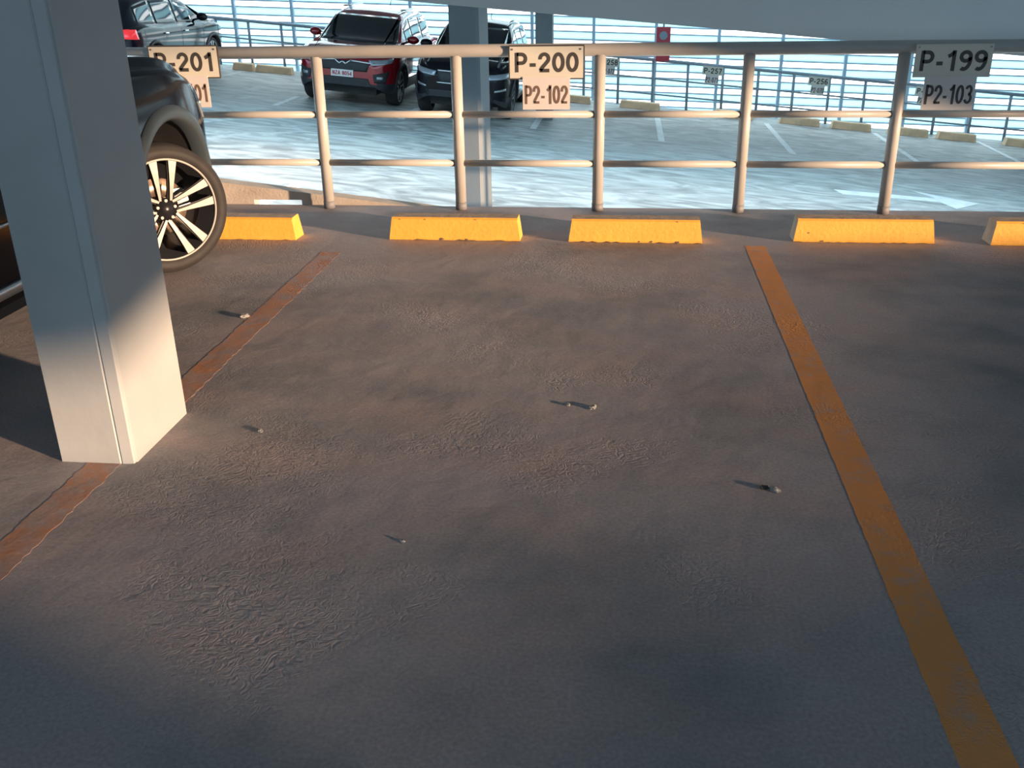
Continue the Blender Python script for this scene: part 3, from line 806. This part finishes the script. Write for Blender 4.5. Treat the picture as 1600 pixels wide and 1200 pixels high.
def side_glass(c, ys, z0=.04, z1=.11, split=(1.62,)):
    """side windows between the belt and the roof; ys = front, rear"""
    for sd_ in (-1, 1):
        yf, yr = ys
        cuts = [yf] + list(split) + [yr]
        for a, b in zip(cuts[:-1], cuts[1:]):
            def top(y): return min(c.roof(y) - z1, 1.9)
            def bot(y): return c.belt(y) + z0
            ya_, yb_ = a - .03, b + .03
            q = [(ya_, bot(ya_)), (yb_, bot(yb_)), (yb_, max(top(yb_), bot(yb_) + .01)), (ya_, max(top(ya_), bot(ya_) + .01))]
            c.sidepanel('side_window', M['glass'], q, sd_, nu=14, nv=6)

# near black car, nose towards the railing
NL = 4.55
near = Car('black car parked nose-in at far left behind the column, front wheel turned out', M['paint_black'], L=NL, W=.93, fo=.84, wb=2.70, R=.370, arch=.505, sill=.30, clad=.34, k=.30, steer=-math.radians(43), detail=2, flare='cladding',
           belt=[(0, .98), (.1, 1.08), (.5, 1.14), (1.6, 1.12), (NL - 1.35, 1.16), (NL - .75, 1.13), (NL - .35, 1.04), (NL - .12, .93), (NL, .78)],
           roof=[(0, .99), (.07, 1.12), (.28, 1.42), (.50, 1.60), (.9, 1.66), (1.7, 1.70), (2.25, 1.67), (2.48, 1.60), (NL - 1.20, 1.25), (NL - 1.0, 1.215), (NL - .7, 1.19), (NL - .35, 1.10), (NL - .12, .97), (NL, .80)])
near.flares(.065)
side_glass(near, (NL - 1.75, .55), split=(2.15, 1.25))
near.panel('windshield', M['glass'], [(-.60, NL, 1.24), (.60, NL, 1.24), (.52, NL, 1.60), (-.52, NL, 1.60)], (0, -1, 0), nu=16, nv=10)
for sg in (-1, 1):
    near.mirror(NL - 1.80, 1.16, sg, M['paint_black'])
    near.sidepanel('silver_trim', M['silver'], [(NL - 1.38, .385), (.62 + .9, .385), (.62 + .9, .43), (NL - 1.38, .43)], sg, nu=30, nv=2, off=.014, th=.02)
    near.sidepanel('body_side_strip', M['silver'], [(NL - 1.5, .66), (1.5, .66), (1.5, .675), (NL - 1.5, .675)], sg, nu=30, nv=1, off=.008)
    near.sidepanel('door_seam', M['black'], [(NL - 1.42, .46), (NL - 1.425, .46), (NL - 1.405, 1.10), (NL - 1.40, 1.10)], sg, nu=1, nv=12, off=.0015, th=.001)
    near.sidepanel('bumper_seam', M['cladding'], [(NL - .385, .90), (NL - .388, .90), (NL - .388, 1.02), (NL - .385, 1.02)], sg, nu=1, nv=6, off=.0015, th=.001)
    near.panel('headlight', M['lamp'], [(sg * .80, NL - .38, .90), (sg * .40, NL, .86), (sg * .40, NL, .77), (sg * .82, NL - .30, .80)], (-sg * .75, -.65, 0), nu=14, nv=5, off=.006)
near.panel('grille', M['cladding_black'], [(-.42, NL, .80), (.42, NL, .80), (.38, NL, .55), (-.38, NL, .55)], (0, -1, 0))
near.place(-3.46, 6.06, 0)

def crossover(label, paint, nose, **k):
    c = Car(label, paint, **k)
    L = c.L
    c.flares(.05)
    side_glass(c, (L - 1.62, .42), split=(2.02, 1.15))
    c.panel('windshield', M['glass'], [(-.715, L, 1.05), (.715, L, 1.05), (.63, L, 1.47), (-.63, L, 1.47)], (0, -1, 0), nu=20, nv=12)
    c.panel('rear_window', M['glass'], [(.60, 0, 1.14), (-.60, 0, 1.14), (-.50, 0, 1.42), (.50, 0, 1.42)], (0, 1, 0), nu=14, nv=8)
    for sg in (-1, 1):
        c.mirror(L - 1.48, 1.05, sg, paint)
        bm = bmesh.new(); tube(bm, (sg * .56, .8, 1.585), (sg * .56, 2.2, 1.585), .016, 8); link_mesh('roof_bar', bm, M['silver'], c.root)
        for yy in (2.02 + .02, L - 1.32):
            c.sidepanel('door_seam', M['black'], [(yy, .42), (yy - .012, .42), (yy - .012, .95), (yy, .95)], sg, nu=1, nv=10, off=.0015, th=.001)
        for yy in (2.30, 1.45):
            c.sidepanel('door_handle', M['chrome'] if sg else paint, [(yy, .88), (yy - .17, .88), (yy - .17, .905), (yy, .905)], sg, nu=4, nv=1, off=.022, th=.012)
        c.panel('tail_lamp', M['taillamp'], [(sg * .88, .22, 1.0), (sg * .52, 0, 1.0), (sg * .52, 0, .86), (sg * .88, .30, .84)], (-sg * .6, .8, 0), nu=12, nv=4, off=.008)
    bm = bmesh.new(); tube(bm, (0, .75, 1.54), (0, .55, 1.78), .006, 6); link_mesh('aerial', bm, M['black'], c.root)
    return c

# dark red crossover
red = crossover('dark red car parked facing us on the ramp with a white number plate', M['paint_red'], None, L=4.25, W=.90, fo=.84, wb=2.58, R=.34, arch=.385, clad=.44, flare='cladding_black')
L = red.L
red.panel('upper_grille', M['cladding_black'], [(-.50, L, .80), (.50, L, .80), (.44, L, .63), (-.44, L, .63)], (0, -1, 0), nu=16)
ch = []
for a, b in (((-.56, .775), (-.14, .80)), ((-.14, .80), (-.06, .745)), ((-.06, .745), (0, .775)), ((0, .775), (.06, .745)), ((.06, .745), (.14, .80)), ((.14, .80), (.56, .775))):
    red.panel('chrome_wing', M['chrome'], [(a[0], L, a[1] + .014), (b[0], L, b[1] + .014), (b[0], L, b[1] - .012), (a[0], L, a[1] - .012)], (0, -1, 0), nu=4, nv=1, off=.02, th=.012)
red.panel('lower_grille', M['cladding_black'], [(-.46, L, .52), (.46, L, .52), (.56, L, .33), (-.56, L, .33)], (0, -1, 0), nu=14)
red.panel('silver_skid_strip', M['silver'], [(-.46, L, .345), (.46, L, .345), (.46, L, .328), (-.46, L, .328)], (0, -1, 0), nu=10, nv=1, off=.022, th=.01)
for sg in (-1, 1):
    red.panel('headlight', M['lamp'], [(sg * .84, L - .34, .87), (sg * .50, L, .83), (sg * .52, L, .74), (sg * .86, L - .25, .80)], (-sg * .65, -.75, 0), nu=12, nv=4, off=.008)
    fg = red.panel('fog_lamp_pocket', M['cladding_black'], [(sg * .80, L - .2, .66), (sg * .55, L, .60), (sg * .58, L, .46), (sg * .76, L - .1, .46)], (-sg * .45, -.9, 0), nu=8, nv=5, off=.008)
    red.panel('fog_lamp', M['lamp'], [(sg * .70, L - .1, .57), (sg * .62, L, .57), (sg * .62, L, .52), (sg * .70, L - .1, .52)], (-sg * .4, -.9, 0), nu=4, nv=3, off=.02, parent=fg)
bm = bmesh.new(); bx(bm, -.20, .20, L + .012, L + .022, .525, .645)
pt = link_mesh('number_plate', bm, M['plate'], red.root)
def plate_text(body, parent, y, z, w, h, m):
    t = text_part('lettering', body, m, parent, 0, 0, w, h, 0, bold=.2)
    for v in t.data.vertices: v.co = (-v.co.x, y - v.co.y, z + v.co.z)
plate_text('NZA 8054', pt, L + .0225, .585, .35, .07, M['red_sign'])

# black car right of it
blk = crossover('black car parked facing us on the ramp behind the slim column', M['paint_black'], None, L=4.2, W=.87, fo=.84, wb=2.56, R=.35, arch=.40, clad=.40, flare='cladding_black')
L = blk.L
blk.panel('grille', M['cladding_black'], [(-.42, L, .82), (.42, L, .82), (.36, L, .62), (-.36, L, .62)], (0, -1, 0), nu=14)
for z in (.82, .63):
    blk.panel('chrome_bar', M['chrome'], [(-.42, L, z), (.42, L, z), (.40, L, z - .022), (-.40, L, z - .022)], (0, -1, 0), nu=10, nv=1, off=.02, th=.01)
blk.panel('lower_grille', M['cladding_black'], [(-.6, L, .50), (.6, L, .50), (.56, L, .36), (-.56, L, .36)], (0, -1, 0), nu=12)
for sg in (-1, 1):
    blk.panel('headlight', M['lamp'], [(sg * .86, L - .36, .87), (sg * .46, L, .80), (sg * .46, L, .72), (sg * .88, L - .28, .78)], (-sg * .65, -.75, 0), nu=12, nv=4, off=.008)
    blk.panel('fog_lamp', M['silver'], [(sg * .78, L - .15, .60), (sg * .60, L, .56), (sg * .60, L, .53), (sg * .78, L - .15, .56)], (-sg * .45, -.9, 0), nu=6, nv=2, off=.012)
TL = math.atan(-FSL)
red.place(-5.08, 17.2, fz(-5.08), PI - 0.0, TL)
blk.place(-2.93, 16.9, fz(-2.93), PI, TL)
# dark car at the far left, tail towards us
drk = crossover('dark car with a glowing red tail lamp at the top left corner of the ramp', M['paint_dark'], None, L=4.35, W=.90, fo=.84, wb=2.62, R=.35, arch=.40, clad=.30, flare='cladding_black')
drk.place(-9.5, 20.95, fz(-9.5), 0, TL)

# ------------------------------------------------------------------ debris on the near floor
def scrap(x, y, s, label, dark=False, seed=1, flat=.45, group=None):
    rnd = random.Random(seed)
    bm = bmesh.new(); bmesh.ops.create_icosphere(bm, subdivisions=2, radius=s)
    for v in bm.verts:
        k = rnd.uniform(.55, 1.25); v.co = Vector((v.co.x * k * 1.25, v.co.y * k * .8, max(-s * .3, v.co.z * k * flat)))
    zmin = min(v.co.z for v in bm.verts)
    for v in bm.verts: v.co.z -= zmin
    o = link_mesh('rubble_chip' if not dark else 'dark_scrap', bm, M['debris_dark' if dark else 'debris'])
    o.location = (x, y, .0005); o.rotation_euler = (0, 0, rnd.uniform(0, 3))
    tag(o, label, 'debris', group)
scrap(-1.90, 4.40, .024, 'small white crumb beside the faded orange line above its middle', seed=2)
scrap(-1.345, 3.125, .013, 'small round pale pebble right of the column foot', seed=3)
scrap(-.20, 3.455, .011, 'left one of two tiny pale pebbles in the middle of the bay', seed=4)
scrap(-.10, 3.435, .016, 'right one of two tiny pale pebbles in the middle of the bay', seed=5)
scrap(.52, 2.83, .017, 'light grey scrap lying left of the orange-brown line', seed=6)
scrap(.488, 2.845, .014, 'dark scrap touching the light grey scrap left of the orange-brown line', True, seed=16)
scrap(-.64, 2.42, .010, 'tiny pale chip low in the middle of the empty bay', seed=7)
scrap(2.10, 4.85, .014, 'small pale scrap near the right edge of the photo', seed=8)
scrap(1.62, 4.32, .010, 'tiny pale fleck on the floor right of the orange-brown line', seed=9)
